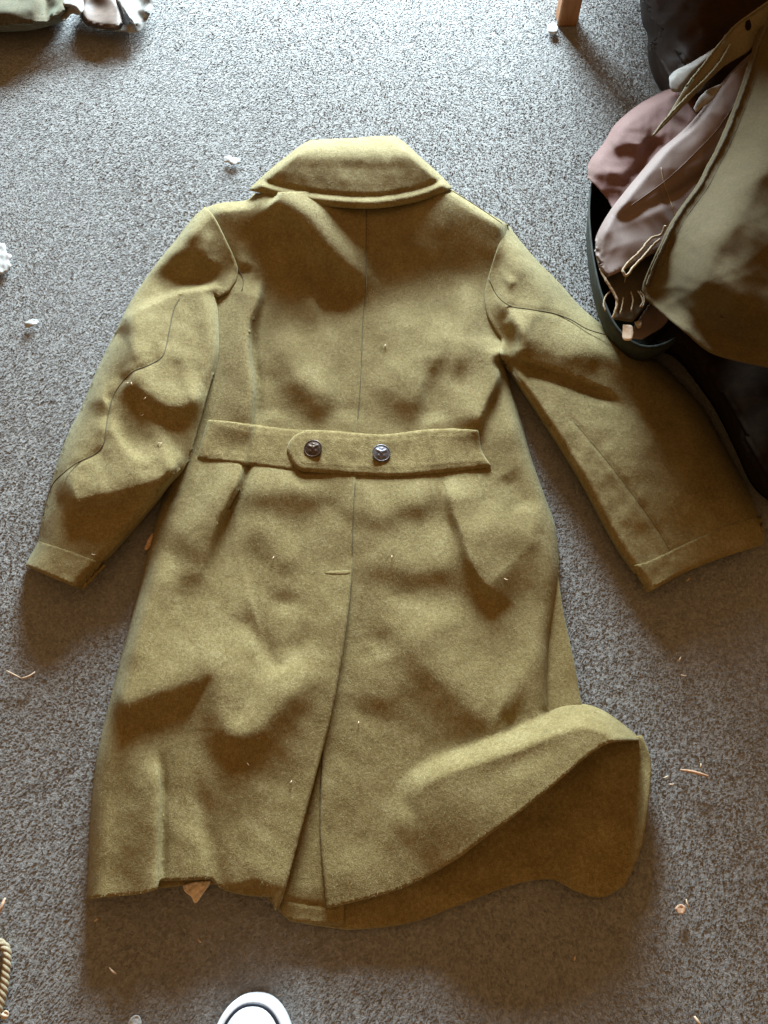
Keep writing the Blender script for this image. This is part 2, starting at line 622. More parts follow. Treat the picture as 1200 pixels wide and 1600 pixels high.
BODY = [  # ridge lines: points, height mm, width above/right, width below/left, taper ends
    ([(366, 410), (384, 411), (398, 420), (404, 436)], 5, 10, 12, .3, .3),
    ([(405, 425), (404, 445), (399, 475), (388, 510), (388, 560), (393, 600), (391, 650), (380, 715), (371, 755), (355, 787), (335, 830), (318, 880), (300, 930)], 20, 8, 42, .08, .3),
    ([(408, 462), (405, 485), (396, 510), (396, 560), (401, 600), (399, 650), (388, 715), (379, 755), (363, 787), (343, 830), (326, 880)], -8, 6.5, 6.5, .2, .3),
    ([(430, 304), (470, 332), (500, 370), (532, 406), (564, 440), (574, 490)], 22, 28, 28, .05, .35),
    ([(470, 408), (476, 440), (487, 465), (492, 520)], 10, 9.6, 22, .2, .4),
    ([(722, 430), (729, 480), (722, 540), (712, 600)], 10, 26, 13, .3, .3),
    ([(784, 530), (779, 576), (773, 600), (760, 625), (748, 657), (738, 700)], 15, 8, 40, .15, .3),
    ([(703, 735), (708, 790), (721, 825), (743, 888), (775, 925), (815, 940)], 15, 46, 10, .2, .25),
    ([(545, 872), (585, 874), (620, 882), (650, 888), (690, 880), (730, 850)], 8, 44, 26, .25, .3),
    ([(375, 790), (400, 768), (430, 760), (470, 768), (520, 790)], 7, 26, 26, .3, .3),
    ([(375, 800), (430, 850), (475, 900)], 6, 24, 26, .3, .3),
    ([(556, 830), (600, 798), (650, 782), (700, 788)], 8, 36, 26, .3, .3),
    ([(160, 1112), (222, 1086), (265, 1070), (300, 1056), (325, 1047), (340, 1057), (345, 1085), (350, 1115), (362, 1141), (393, 1137), (421, 1116), (453, 1078), (482, 1040), (500, 985)], 19, 50, 31, .08, .25),
    ([(300, 1150), (290, 1250), (300, 1390)], 6, 40, 40, .3, .0),
    ([(368, 955), (388, 978), (405, 1000), (423, 1030), (441, 1052)], -6, 15, 14, .25, .15),
    ([(238, 1160), (246, 1230), (245, 1300), (245, 1395)], 12, 7, 34, .3, 0),
    ([(251, 1175), (253, 1230), (252, 1300), (252, 1395)], -5, 8, 8, .3, 0),
    ([(298, 1170), (312, 1240), (328, 1310), (345, 1390)], -6, 15, 15, .6, 0),
    ([(268, 866), (240, 930), (215, 990), (188, 1062)], 9, 22, 22, .25, .25),
    ([(628, 930), (640, 980), (660, 1020), (700, 1070), (745, 1105), (800, 1128)], 12, 48, 36, .3, .1),
    ([(420, 560), (432, 610), (430, 655)], -4, 22, 22, .4, .2),
    ([(520, 540), (535, 600), (540, 660)], -4, 20, 24, .4, .2),
    ([(676, 560), (672, 610), (680, 660)], -6, 16, 16, .3, .2),
    ([(640, 470), (645, 540), (620, 620)], 4, 40, 40, .3, .3),
    ([(460, 500), (455, 560), (470, 630)], 5, 26, 26, .3, .3),
    ([(425, 500), (452, 560), (490, 620), (530, 668)], 7, 30, 22, .3, .25),
    ([(628, 668), (650, 610), (684, 550), (706, 490)], 9, 46, 17, .25, .3),
    ([(488, 662), (506, 600), (512, 540), (500, 480)], 6, 22, 18, .3, .3),
    ([(585, 470), (610, 520), (618, 580), (600, 650)], 5, 34, 30, .3, .3),
    ([(745, 700), (790, 690), (818, 680)], 7, 20, 24, .3, .2),
    ([(745, 800), (790, 830), (850, 836)], 6, 26, 26, .3, .2),
    ([(560, 960), (640, 950), (720, 990)], 5, 40, 40, .3, .3),
    ([(270, 800), (300, 860), (290, 930)], 6, 26, 22, .3, .3),
    ([(790, 740), (812, 772), (820, 800)], -5, 18, 18, .3, .3),
    ([(590, 1000), (600, 1060), (585, 1120)], 4, 40, 40, .3, .3),
    ([(420, 1200), (400, 1290), (395, 1390)], 5, 40, 34, .3, .1),
    ([(190, 1180), (185, 1290), (188, 1400)], -3, 20, 20, .3, 0),
]
DENTS = [((516, 444), -5, 28, 24, 0), ((446, 942), -3, 22, 16, 0), ((464, 1012), -3, 16, 24, 30), ((420, 360), -3, 50, 30, 0),
         ((680, 810), -3, 36, 26, 0), ((480, 800), -2, 50, 26, 0), ((700, 940), -3, 50, 28, 20), ((600, 543), 1.5, 5, 5, 0)]
FLAP = curve([(490, 1480), (530, 1390), (560, 1330), (590, 1278), (616, 1228), (640, 1200), (680, 1177), (730, 1160), (780, 1143), (830, 1124), (870, 1108), (910, 1100), (960, 1112), (1010, 1150)], 8)
SEAMLINE = curve([(547, 905), (549, 880), (552, 800), (555, 745), (558, 665), (563, 600), (565, 555), (567, 497), (571, 451), (572, 380), (571, 300)], 8)


def body(U, V, skip=()):
    base = prof(V, [280, 330, 380, 430, 500, 660, 900, 1100, 1420], [.070, .065, .049, .031, .026, .028, .027, .026, .026])
    f = 0
    for k, p in enumerate(BODY):
        if k in skip:
            continue
        q = list(p)
        q[1] *= .95
        f = f + fold(U, V, *q)
    for c, h, rx, ry, a in DENTS:
        f = f + dent(U, V, c, h, rx, ry, a)
    f = f + waves(U, V, 3, 1.5, 70, 200) + waves(U, V, 5, 0.22, 18, 46)
    att = 1 - 0.6 * np.exp(-((V - 700) / 38) ** 2)
    return base + f * att


def left_body(U, V):
    return body(U, V) + 0.004 * sm(V, 860, 980)


def right_body(U, V):
    d, s, t = pdist(U, V, SEAMLINE)
    # seam runs upwards: + side is to its right
    under = np.where(s < 0, np.clip(d / 9, 0, 1), 0) * (V < 930)
    z = body(U, V) - 0.0012 - 0.006 * under - 0.004 * sm(V, 860, 960) * np.exp(-((U - 530) / 60) ** 2)
    d, s, t = softline(U, V, FLAP, 22.0, 12)
    q = ((U - 600) * .9 + (1250 - V) * .43) / 430
    H = prof(np.clip(q, -.2, 1), [-.2, -.1, .05, .25, .55, .8, 1], [0, .002, .009, .024, .041, .053, .058]) * sm(t, .12, .34)
    dd = np.where(s > 0, d, 0)
    rise = (sm(dd, 0, 40) * .78 + np.clip(dd / 150, 0, 1) * .32) * H
    crest = .05 * H * np.exp(-(np.where(s > 0, d - 12, d + 12) / 16) ** 2)
    on = sm(dd, 0, 40) * sm(q, .0, .3)
    z = z - .55 * on * (z - .026)
    pocket = dent(U, V, (636, 1256), -2.5, 14, 24, 0) + dent(U, V, (815, 1190), -3, 50, 20, -25)
    return z + rise + crest + pocket


sheet('back_panel', [
    ([(571, 300), (480, 299), (398, 302)], 'c'),
    ([(398, 302), (384, 313), (345, 317), (318, 326)], ('r', 16, .030)),
    ([(318, 326), (300, 400), (292, 500), (284, 600), (270, 700), (258, 770)], ('r', 30, .006)),
    ([(258, 770), (240, 830), (230, 870), (218, 920), (206, 967), (182, 1059), (166, 1122), (151, 1192), (143, 1276), (139, 1359), (137, 1403)], ('r', 26, .007)),
    ([(137, 1403), (170, 1399), (220, 1394), (243, 1388)], 'c'),
    ([(243, 1388), (246, 1374)], 'c'),
    ([(246, 1374), (290, 1373), (330, 1371)], 'c'),
    ([(330, 1371), (350, 1388), (387, 1397), (426, 1399)], 'c'),
    ([(426, 1399), (430, 1421)], 'c'),
    ([(430, 1421), (441, 1397), (466, 1305), (495, 1197), (516, 1113), (532, 1026), (541, 963), (547, 905), (549, 880), (552, 800), (555, 745), (558, 665), (563, 600), (565, 555), (567, 497), (571, 451), (572, 380), (571, 300)], 'c'),
], left_body, WOOL, coat, step=3.4, thick=0.0042, nap=60000, creases=[BODY[1][0], BODY[2][0], [(p[0] + 3.6, p[1]) for p in BODY[1][0]], [(p[0] + 8, p[1]) for p in BODY[2][0]], BODY[13][0], BODY[16][0], BODY[17][0]])

sheet('back_panel', [
    ([(700, 292), (640, 299), (558, 300)], 'c'),
    ([(558, 300), (558, 380), (557, 451), (552, 555), (545, 665), (541, 745), (536, 850), (528, 930), (520, 1000), (510, 1100), (505, 1180), (502, 1300), (512, 1417)], 'c'),
    ([(512, 1417), (570, 1403), (630, 1385), (680, 1360), (720, 1335), (760, 1305), (820, 1260), (870, 1220), (920, 1177), (955, 1158), (1000, 1155)], 'c'),
    ([(1000, 1155), (970, 1130), (940, 1110), (910, 1101), (880, 1103), (856, 1112)], ('r', 15, .013)),
    ([(856, 1112), (855, 1060), (858, 1000), (865, 955), (872, 905), (872, 868), (866, 820), (850, 775), (830, 718), (815, 665), (801, 617), (787, 570)], ('r', 24, .010)),
    ([(787, 570), (805, 540), (800, 490), (795, 430), (800, 390), (794, 351)], ('r', 20, .012)),
    ([(794, 351), (750, 325), (718, 304), (700, 292)], ('r', 14, .034)),
], right_body, WOOL, coat, step=3.4, thick=0.0038, nap=60000, creases=[BODY[6][0], BODY[7][0], [(p[0] + 4, p[1] + 1) for p in BODY[6][0]], [(p[0] - 6, p[1] + 3) for p in BODY[7][0]]])


# under layers
def front_z(U, V):
    line = curve([(1003, 1150), (1016, 1195), (1010, 1270), (1000, 1325), (975, 1382)], 8)
    d, _, t = pdist(U, V, line)
    up = .022 * np.exp(-d / 26) * prof(t, [0, .3, .7, 1], [.7, .85, .55, .15])
    f = fold(U, V, [(905, 1180), (925, 1260), (945, 1330)], 6, 26, 26) + fold(U, V, [(850, 1260), (880, 1320), (905, 1390)], 9, 20, 20, .3, 0) + fold(U, V, [(700, 1330), (690, 1440)], 3, 22, 22, .3, 0)
    return .010 + up + f + waves(U, V, 9, .5, 40, 120) + .006 * sm(U, 820, 900) * (V < 1120)


sheet('front_panel', [
    ([(180, 1330), (190, 1382), (240, 1386), (292, 1381), (340, 1380)], 'c'),
    ([(340, 1380), (400, 1385), (450, 1432), (515, 1447), (560, 1450), (640, 1440), (720, 1411), (800, 1381), (860, 1372), (900, 1390), (940, 1400), (975, 1382)], 'c'),
    ([(975, 1382), (1000, 1325), (1010, 1270), (1016, 1195), (1003, 1150)], 'c'),
    ([(1003, 1150), (985, 1152), (950, 1132), (912, 1116), (908, 1104)], 'c'),
    ([(908, 1104), (895, 1030), (880, 960), (868, 880)], 'c'),
    ([(868, 880), (800, 880), (640, 1000), (420, 1100), (180, 1330)], 'c'),
], front_z, WOOL, coat, step=5, thick=0.004)


def lap_z(U, V):
    return .0185 + waves(U, V, 21, .4, 40, 90) + fold(U, V, [(444, 1405), (480, 1412), (530, 1418)], -1.2, 3, 3, .05, .05) - .004 * sm(V, 1380, 1440)


sheet('vent_underlap', [
    ([(540, 960), (500, 1190), (470, 1290), (450, 1372), (440, 1424)], 'c'),
    ([(440, 1424), (455, 1437), (480, 1440), (535, 1444)], 'c'),
    ([(535, 1444), (540, 1300), (545, 1150), (540, 960)], 'c'),
], lap_z, WOOL, coat, step=4, thick=0.004)


# sleeves
def sleeve_left(U, V):
    base = prof(V, [315, 335, 385, 440, 470, 520, 700, 800, 920], [.060, .069, .056, .034, .034, .043, .045, .041, .036])
    f = fold(U, V, [(182, 505), (205, 494), (230, 482), (274, 462), (300, 456), (336, 452)], 17, 7, 60, .12, 0)
    f = f + fold(U, V, [(110, 628), (140, 623), (168, 622)], 7, 22, 12)
    f = f + fold(U, V, [(188, 590), (213, 599), (241, 618), (270, 633), (294, 626), (322, 606)], 14, 32, 17, .15, .2)
    f = f + fold(U, V, [(92, 786), (120, 779), (152, 772), (205, 760), (257, 743), (292, 722)], 19, 42, 17, .15, .15)
    f = f + fold(U, V, [(166, 650), (178, 685), (205, 718), (230, 735)], 9, 12, 26, .25, .25)
    f = f + fold(U, V, [(150, 560), (190, 552), (240, 556)], 5, 20, 24)
    f = f + fold(U, V, [(328, 330), (339, 358), (322, 382), (320, 405), (345, 415)], 4.5, 9, 11, .1, .3)
    f = f + dent(U, V, (260, 430), -5, 34, 22, -30) + dent(U, V, (270, 560), 4, 34, 26) + dent(U, V, (150, 830), 3, 40, 30)
    f = f + waves(U, V, 13, 1.1, 40, 130) + waves(U, V, 15, .35, 16, 40)
    cuff = sm(V + 0.55 * (100 - U), 862, 872)
    seamg = -0.0016 * np.exp(-(pdist(U, V, SEAM_L)[0] / 4.5) ** 2)
    return base + f + seamg


SEAM_L = curve([(282, 464), (272, 483), (265, 515), (259, 544), (251, 560), (229, 572), (209, 580), (192, 596), (178, 617), (170, 645), (166, 670), (162, 694), (148, 710), (119, 724), (95, 743), (81, 759), (73, 783), (68, 806)], 6)
SEAM_R = curve([(764, 436), (767, 443), (777, 462), (797, 478), (826, 483), (862, 489), (891, 499), (915, 513), (939, 521), (974, 528)], 6)
SEAM_R2 = curve([(895, 657), (923, 690), (956, 730), (996, 783), (1033, 836), (1050, 868)], 6)


def on_left_body(U, V):
    return left_body(U, V) + 0.0035


def on_right_body(U, V):
    return right_body(U, V) + 0.0035


sl = sheet('sleeve', [
    ([(320, 323), (333, 338), (351, 373), (368, 412), (368, 434), (356, 455)], ('b', 46, on_left_body)),
    ([(356, 455), (346, 460), (336, 463)], 'c'),
    ([(336, 463), (339, 500), (338, 560), (321, 625), (310, 665), (290, 726), (265, 757), (241, 789), (192, 846), (128, 916)], ('r', 20, lambda U, V: (left_body(U, V) + .004) * (1 - sm(V, 715, 765)) + np.interp(V, [715, 765, 800], [.022, .018, .013]) * sm(V, 715, 765))),
    ([(128, 916), (85, 899), (42, 879)], 'c'),
    ([(42, 879), (60, 845), (66, 812), (75, 778), (88, 730), (106, 680), (128, 636), (150, 582), (180, 520)], ('r', 40, .006)),
    ([(180, 520), (205, 470), (240, 418), (272, 378), (300, 342), (320, 323)], ('r', 22, .018)),
], sleeve_left, WOOL, coat, step=3.2, thick=0.004, nap=26000, creases=[[(182, 505), (205, 494), (230, 482), (274, 462), (300, 456), (336, 452)], [(184, 499), (205, 488), (230, 476), (274, 456), (300, 450), (336, 446)], SEAM_L])


def sleeve_right(U, V):
    t = ((U - 780) * 0.72 + (V - 450) * 0.69) / 560
    base = prof(t, [-.1, 0, .15, .3, .55, .8, 1.05], [.056, .052, .043, .043, .038, .030, .024])
    f = fold(U, V, [(790, 496), (826, 522), (860, 538), (900, 546), (940, 548), (985, 560), (1030, 590)], 13, 42, 30, .15, .3)
    f = f + fold(U, V, [(786, 564), (842, 580), (891, 596), (931, 613), (960, 626), (982, 648)], -10, 7, 13, .05, .3)
    f = f + fold(U, V, [(788, 498), (806, 512), (812, 540), (800, 564)], 9, 11, 12, .2, .1)
    f = f + .010 * sm(V, 470, 360) + fold(U, V, [(778, 470), (800, 400), (812, 385)], -5, 18, 18)
    f = f + fold(U, V, [(780, 418), (792, 436), (802, 446)], 3, 7, 7)
    f = f + fold(U, V, [(880, 700), (960, 720), (1060, 690)], 5, 50, 40)
    f = f + fold(U, V, [(960, 790), (1040, 780), (1120, 760)], 4, 50, 40)
    f = f + waves(U, V, 33, 1.1, 50, 150) + waves(U, V, 35, .35, 16, 40)
    g = -0.0016 * np.exp(-(pdist(U, V, SEAM_R)[0] / 4.5) ** 2) - 0.0011 * np.exp(-(pdist(U, V, SEAM_R2)[0] / 4) ** 2)
    return base + f + g


sr = sheet('sleeve', [
    ([(793, 350), (778, 389), (764, 434), (759, 462), (763, 491), (773, 511), (785, 530), (783, 548), (787, 568)], ('b', 40, on_right_body)),
    ([(787, 568), (801, 588), (834, 637), (874, 698), (911, 759), (964, 856), (1012, 921)], ('r', 14, .010)),
    ([(1012, 921), (1069, 890), (1126, 867), (1191, 846)], 'c'),
    ([(1191, 846), (1191, 826), (1171, 771), (1150, 730), (1126, 686), (1098, 637), (1065, 600), (1029, 566), (996, 548), (972, 529), (935, 503), (903, 475), (874, 442), (842, 410), (813, 377), (793, 350)], ('r', 40, .008)),
], sleeve_right, WOOL, coat, step=3.4, thick=0.004, nap=26000, creases=[[(786, 564), (842, 580), (891, 596), (931, 613), (960, 626), (982, 648)], SEAM_R, SEAM_R2])


# cuffs: the stitched hems of the sleeves, a little proud
def cuff(parent, segs, zf, extra):
    o = sheet('cuff', segs, lambda U, V: zf(U, V) + extra, WOOL, parent, step=4, thick=0.005)
    return o


def edge_roll(zf, sides):
    def f(U, V):
        z = zf(U, V)
        for line, R, ze in sides:
            d, _, _ = pdist(U, V, curve(line, 6))
            k = np.clip(d / R, 0, 1)
            z = ze + (z - ze) * np.sqrt(1 - (1 - k) ** 2)
        return z
    return f


zl = edge_roll(sleeve_left, [([(241, 789), (192, 846), (128, 916)], 20, .014), ([(42, 879), (60, 845), (66, 812)], 40, .006)])
zr = edge_roll(sleeve_right, [([(911, 759), (964, 856), (1012, 921)], 14, .010), ([(1191, 846), (1191, 826), (1171, 771)], 40, .008)])
cl = sheet('cuff', [([(61, 846), (110, 862), (163, 882)], 'c'), ([(163, 882), (146, 899), (129, 918)], 'c'), ([(129, 918), (85, 901), (41, 881)], 'c'), ([(41, 881), (61, 846)], 'c')],
           lambda U, V: zl(U, V) + .0008, WOOL, sl, step=3.4, thick=0.005)
cr_ = sheet('cuff', [([(987, 884), (1012, 878), (1057, 857), (1106, 834), (1150, 816), (1188, 806)], 'c'), ([(1188, 806), (1193, 828), (1192, 848)], 'c'), ([(1192, 848), (1126, 869), (1069, 892), (1012, 923)], 'c'), ([(1012, 923), (987, 884)], 'c')],
            lambda U, V: zr(U, V) + .0008, WOOL, sr, step=3.4, thick=0.005)
for o in (cl, cr_):
    pass

seam('seam', SEAM_L, lambda U, V: sleeve_left(U, V) if True else 0, THREAD, coat, r=.0008)
seam('seam', SEAM_R[:-4], zr, THREAD, coat, r=.0008)
seam('seam', SEAM_R2, zr, THREAD, coat, r=.0005, lift=-.0001)
seam('seam', [(353, 378), (368, 412), (380, 436), (378, 454)], on_left_body, THREAD, coat, r=.0007, lift=-.003)
seam('seam', [(572, 330), (572, 380), (571, 451), (567, 497), (565, 555), (563, 600), (559, 655)], left_body, THREAD, coat, r=.0005, lift=-.0002)
seam('seam', [(555, 752), (552, 800), (550, 868)], left_body, THREAD, coat, r=.0005, lift=-.0002)
seam('seam', [(703, 296), (745, 322), (786, 350)], lambda U, V: right_body(U, V), THREAD, coat, r=.0006, lift=.0)


# collar
def collar_z(U, V):
    mid = np.interp(U, [391, 437, 487, 550, 600, 658, 704], [292, 305, 315, 321, 320, 309, 291])
    k = (V - 215) / (mid - 215 + 1e-6)
    z = prof(k, [-.2, 0, .22, .5, .8, 1.0, 1.2], [.070, .080, .094, .091, .083, .079, .077])
    ends = np.exp(-((U - 391) / 60) ** 2) + np.exp(-((U - 704) / 60) ** 2)
    z = z - .008 * ends
    edge = curve([(391, 292), (437, 305), (487, 315), (550, 321), (600, 320), (658, 309), (704, 291)], 6)
    d, _, _ = pdist(U, V, edge)
    z = z + .0032 * (np.exp(-((d - 5.5) / 5.0) ** 2)) - .0022 * np.exp(-((d - 15) / 3.5) ** 2)
    return z + dent(U, V, (545, 262), -2.0, 60, 22) + waves(U, V, 51, .7, 40, 120) + waves(U, V, 52, .25, 14, 34)


sheet('collar', [
    ([(391, 293), (437, 305), (487, 315), (550, 321), (600, 320), (658, 309), (705, 291)], 'c'),
    ([(705, 291), (680, 266), (654, 243), (634, 224), (617, 212)], ('r', 12, .052)),
    ([(617, 212), (585, 213), (550, 216), (515, 217), (484, 219)], ('r', 14, .046)),
    ([(484, 219), (467, 229), (445, 246), (425, 262), (391, 293)], ('r', 12, .052)),
], collar_z, WOOL, coat, step=3.2, thick=0.006, nap=9000)


# half belt
def stitched(zf, outline, inset=7):
    ln = curve(outline, 6)
    def f(U, V):
        d, _, _ = pdist(U, V, ln)
        return zf(U, V) - .0009 * np.exp(-((d - inset) / 2.2) ** 2) - .0022 * np.exp(-(d / 3.5) ** 2)
    return f


def belt_base(U, V):
    return body(U, V, (2,)) + .0032 + waves(U, V, 71, .5, 40, 90)


LB = [([(326, 656), (360, 659), (392, 663), (446, 670), (485, 673)], 'c'), ([(485, 673), (490, 705), (485, 735)], 'c'),
      ([(485, 735), (455, 733), (415, 728), (370, 722), (309, 715)], 'c'), ([(309, 715), (316, 690), (326, 656)], 'c')]
sheet('belt_strap', LB, stitched(belt_base, [(485, 673), (446, 670), (392, 663), (326, 656), (309, 715), (370, 722), (415, 728), (485, 735)]), WOOLBELT, coat, step=3.4, thick=.0045)
RB = [([(478, 672), (514, 673), (559, 677), (604, 679), (662, 672), (703, 670), (746, 672)], 'c'), ([(746, 672), (751, 703), (766, 727)], 'c'),
      ([(766, 727), (712, 734), (662, 739), (613, 742), (559, 740), (505, 736), (474, 734)], 'c'), ([(474, 734), (462, 727), (450, 702), (459, 683), (478, 672)], 'c')]


def belt_top(U, V):
    return belt_base(U, V) + .0042 * sm(U, 560, 470) * 1.0 + .0042 * np.where(U < 500, 1, 0) * 0 + .001


sheet('belt_strap', RB, stitched(belt_top, [(478, 672), (514, 673), (559, 677), (604, 679), (662, 672), (703, 670), (746, 672), (751, 703), (766, 727), (712, 734), (662, 739), (613, 742), (559, 740), (505, 736), (474, 734), (462, 727), (450, 702), (459, 683), (478, 672)]), WOOLBELT, coat, step=3.2, thick=.0045)


# buttons
def lathe(profile, n=28):
    vs, fs = [], []
    for r, z in profile:
        for k in range(n):
            a = 6.2832 * k / n
            vs.append((r * math.cos(a), r * math.sin(a), z))
    for i in range(len(profile) - 1):
        for k in range(n):
            k2 = (k + 1) % n
            fs.append((i * n + k, i * n + k2, (i + 1) * n + k2, (i + 1) * n + k))
    return vs, fs


BUTTON2 = plain_mat('worn_grey_button', (0.15, 0.14, 0.15), var=0.5, scale=420, rough=0.45, metal=0.85, bump=0.15)


def button(u, v, tx, ty, mat, label):
    z = float(belt_top(np.array([float(u)]), np.array([float(v)]))[0])
    c = unproj(u, v, z + .003)
    R = .0118
    nr, na = 26, 48
    vs, fs = [], []
    for i in range(nr + 1):
        f = i / nr
        for k in range(na):
            a = 6.2832 * k / na
            x, y = f * math.cos(a), f * math.sin(a)
            zz = .0026 * math.sqrt(max(0, 1 - (f * .93) ** 2)) - .0008
            if f > .9:
                zz += .0008
            # raised spread-wing emblem
            e = 0
            e += math.exp(-((x / .13) ** 2 + ((y + .02) / .34) ** 2))
            for s in (-1, 1):
                xx, yy = s * x, y
                e += .9 * math.exp(-(((xx - .34) * .8 + (yy - .22) * .55) / .3) ** 2 - ((-(xx - .34) * .55 + (yy - .22) * .8) / .14) ** 2)
                e += .7 * math.exp(-(((xx - .3)) / .1) ** 2 - ((yy + .36) / .16) ** 2)
            e += .7 * math.exp(-((x - .05) / .1) ** 2 - ((y - .48) / .1) ** 2)
            if f < .85:
                zz += .0009 * min(e, 1)
            vs.append((x * R, y * R, zz))
    b = len(vs)
    for k in range(na):
        a = 6.2832 * k / na
        vs.append((R * .97 * math.cos(a), R * .97 * math.sin(a), -.0036))
    for i in range(nr):
        for k in range(na):
            k2 = (k + 1) % na
            fs.append((i * na + k, (i + 1) * na + k, (i + 1) * na + k2, i * na + k2))
    for k in range(na):
        k2 = (k + 1) % na
        fs.append((nr * na + k, b + k, b + k2, nr * na + k2))
    V_ = np.array(vs)
    V_[:, 2] += V_[:, 0] * tx + V_[:, 1] * ty
    mesh('button', V_ + c, fs, mat, coat)['label'] = label


button(489, 701, .10, .12, BUTTON, 'dark brown metal button on the rounded belt end')
button(596, 708, -.12, .10, BUTTON2, 'grey worn metal button right of the seam')

# bar tack at the head of the vent
TK = [([(504, 888), (526, 887), (549, 886)], 'c'), ([(549, 886), (548, 902)], 'c'), ([(548, 902), (525, 902), (503, 901)], 'c'), ([(503, 901), (504, 888)], 'c')]
sheet('vent_tack', TK, stitched(lambda U, V: left_body(U, V) + .0006, [(504, 888), (549, 886), (548, 902), (503, 901), (504, 888)], 3), WOOL, coat, step=2.5, thick=.003)

# ------------------------------------------------------------------ the heap at the upper right
bowl = thing('bowl', 'dark green oval bowl under the heap of clothes by the right sleeve', 'bowl', tuple(unproj(1040, 430, 0)))
RIM = [(1060, 215), (1000, 212), (950, 236), (927, 275), (919, 320), (921, 370), (928, 420), (941, 470), (965, 518), (1002, 546), (1045, 540), (1085, 505), (1110, 450), (1125, 380), (1120, 300), (1095, 240), (1060, 215)]
rim = curve(RIM, n=72)[:-1]
rw = unproj(rim[:, 0], rim[:, 1], .085)
cen = rw.mean(0)
rings = []
for s, z in ((.55, .004), (.78, .012), (.92, .04), (1.0, .085), (.975, .087), (.95, .082), (.87, .042), (.72, .016), (.3, .010)):
    p = cen + (rw - cen) * s
    p[:, 2] = z
    rings.append(p)
n = len(rw)
fs = []
for i in range(len(rings) - 1):
    for k in range(n):
        k2 = (k + 1) % n
        fs.append((i * n + k, (i + 1) * n + k, (i + 1) * n + k2, i * n + k2))
fs.append(tuple((len(rings) - 1) * n + k for k in range(n)))
fs.append(tuple(k for k in range(n))[::-1])
mesh('bowl_shell', np.vstack(rings), fs, BOWL, bowl)

# dark cloth under the jacket, with the shade there put into its near-black colour
o = sheet('dark_cloth_and_shade', [
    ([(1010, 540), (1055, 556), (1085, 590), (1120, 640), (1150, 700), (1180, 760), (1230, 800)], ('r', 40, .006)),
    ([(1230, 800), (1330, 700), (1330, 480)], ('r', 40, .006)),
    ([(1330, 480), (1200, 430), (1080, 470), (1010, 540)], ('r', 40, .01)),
], lambda U, V: .10 + .05 * sm(U, 1080, 1240) + waves(U, V, 81, 6, 50, 140), NEARBLACK, None, step=6, thick=.004)
tag(o, 'dark cloth bundle coloured black for the shade under the hanging hem of the brown olive jacket', 'cloth bundle')


def pink_z(U, V):
    z = .115 + .03 * sm(U, 930, 1060) + fold(U, V, [(955, 230), (985, 222), (1010, 228)], 8, 14, 12) + fold(U, V, [(990, 170), (985, 240), (960, 300)], 10, 22, 30)
    return z + fold(U, V, [(1030, 215), (1000, 260), (975, 300)], -10, 10, 12) + waves(U, V, 91, 2.2, 40, 110) + crumple(U, V, 201, 5, 40)


o = sheet('pink_shirt', [
    ([(1046, 137), (1000, 162), (963, 193), (945, 222), (922, 252), (918, 277)], ('r', 16, .085)),
    ([(918, 277), (924, 280), (950, 309), (958, 324)], 'c'),
    ([(958, 324), (1000, 340), (1100, 240), (1130, 150)], 'c'),
    ([(1130, 150), (1090, 130), (1046, 137)], 'c'),
], pink_z, PINK, None, step=4, thick=.003)
tag(o, 'dusty pink crumpled shirt poking out of the heap above the bowl rim', 'shirt')

MS = [(1150, 240), (1060, 300), (1000, 330), (960, 345)]


def mauve_z(U, V):
    z = .165 + .02 * sm(V, 420, 200) + fold(U, V, [(1180, 110), (1110, 205), (1040, 270), (975, 320), (945, 350)], 8, 30, 26, .1, .2)
    z = z + fold(U, V, MS, -4, 8, 8, .1, .1) + fold(U, V, [(940, 400), (1000, 380), (1060, 320)], 6, 30, 30) + fold(U, V, [(1030, 290), (1048, 330), (1060, 352)], -3, 5, 5)
    return z + waves(U, V, 95, 1.8, 50, 130) + crumple(U, V, 205, 2.4, 46)


mg = thing('lined_garment', 'mauve lined garment with dark trim and loose cords draped over the bowl', 'garment', tuple(unproj(1020, 400, .1)))
sheet('lining', [
    ([(1182, 70), (1148, 102), (1121, 133), (1083, 187), (1033, 233), (997, 275), (978, 298), (953, 331), (934, 366), (930, 391)], ('r', 12, .140)),
    ([(930, 391), (937, 417), (947, 432)], ('r', 8, .145)),
    ([(947, 432), (977, 418), (1013, 398), (1040, 384)], 'c'),
    ([(1040, 384), (1130, 330), (1190, 200), (1210, 100), (1182, 70)], 'c'),
], mauve_z, MAUVE, mg, step=4, thick=.003)
zt = lambda U, V: .150 + waves(U, V, 97, 1.2, 20, 60)
sheet('trim', [
    ([(944, 426), (977, 410), (1013, 390), (1040, 376)], 'c'),
    ([(1040, 376), (1028, 430), (1012, 470), (988, 501)], 'c'),
    ([(988, 501), (974, 499), (960, 497)], 'c'),
    ([(960, 497), (964, 467), (954, 447), (944, 426)], 'c'),
], zt, TRIM, mg, step=4, thick=.003)


def px_tube(name, pts, z, r, mat, parent, sides=7):
    P = curve([(p[0], p[1]) for p in pts], 2.5)
    zz = np.interp(np.linspace(0, 1, len(P)), np.linspace(0, 1, len(pts)), [p[2] if len(p) > 2 else z for p in pts])
    w = unproj(P[:, 0], P[:, 1], zz)
    w = w + rng.normal(0, r * .12, w.shape)
    r *= .8
    return tube(name, w, r, mat, parent, sides)


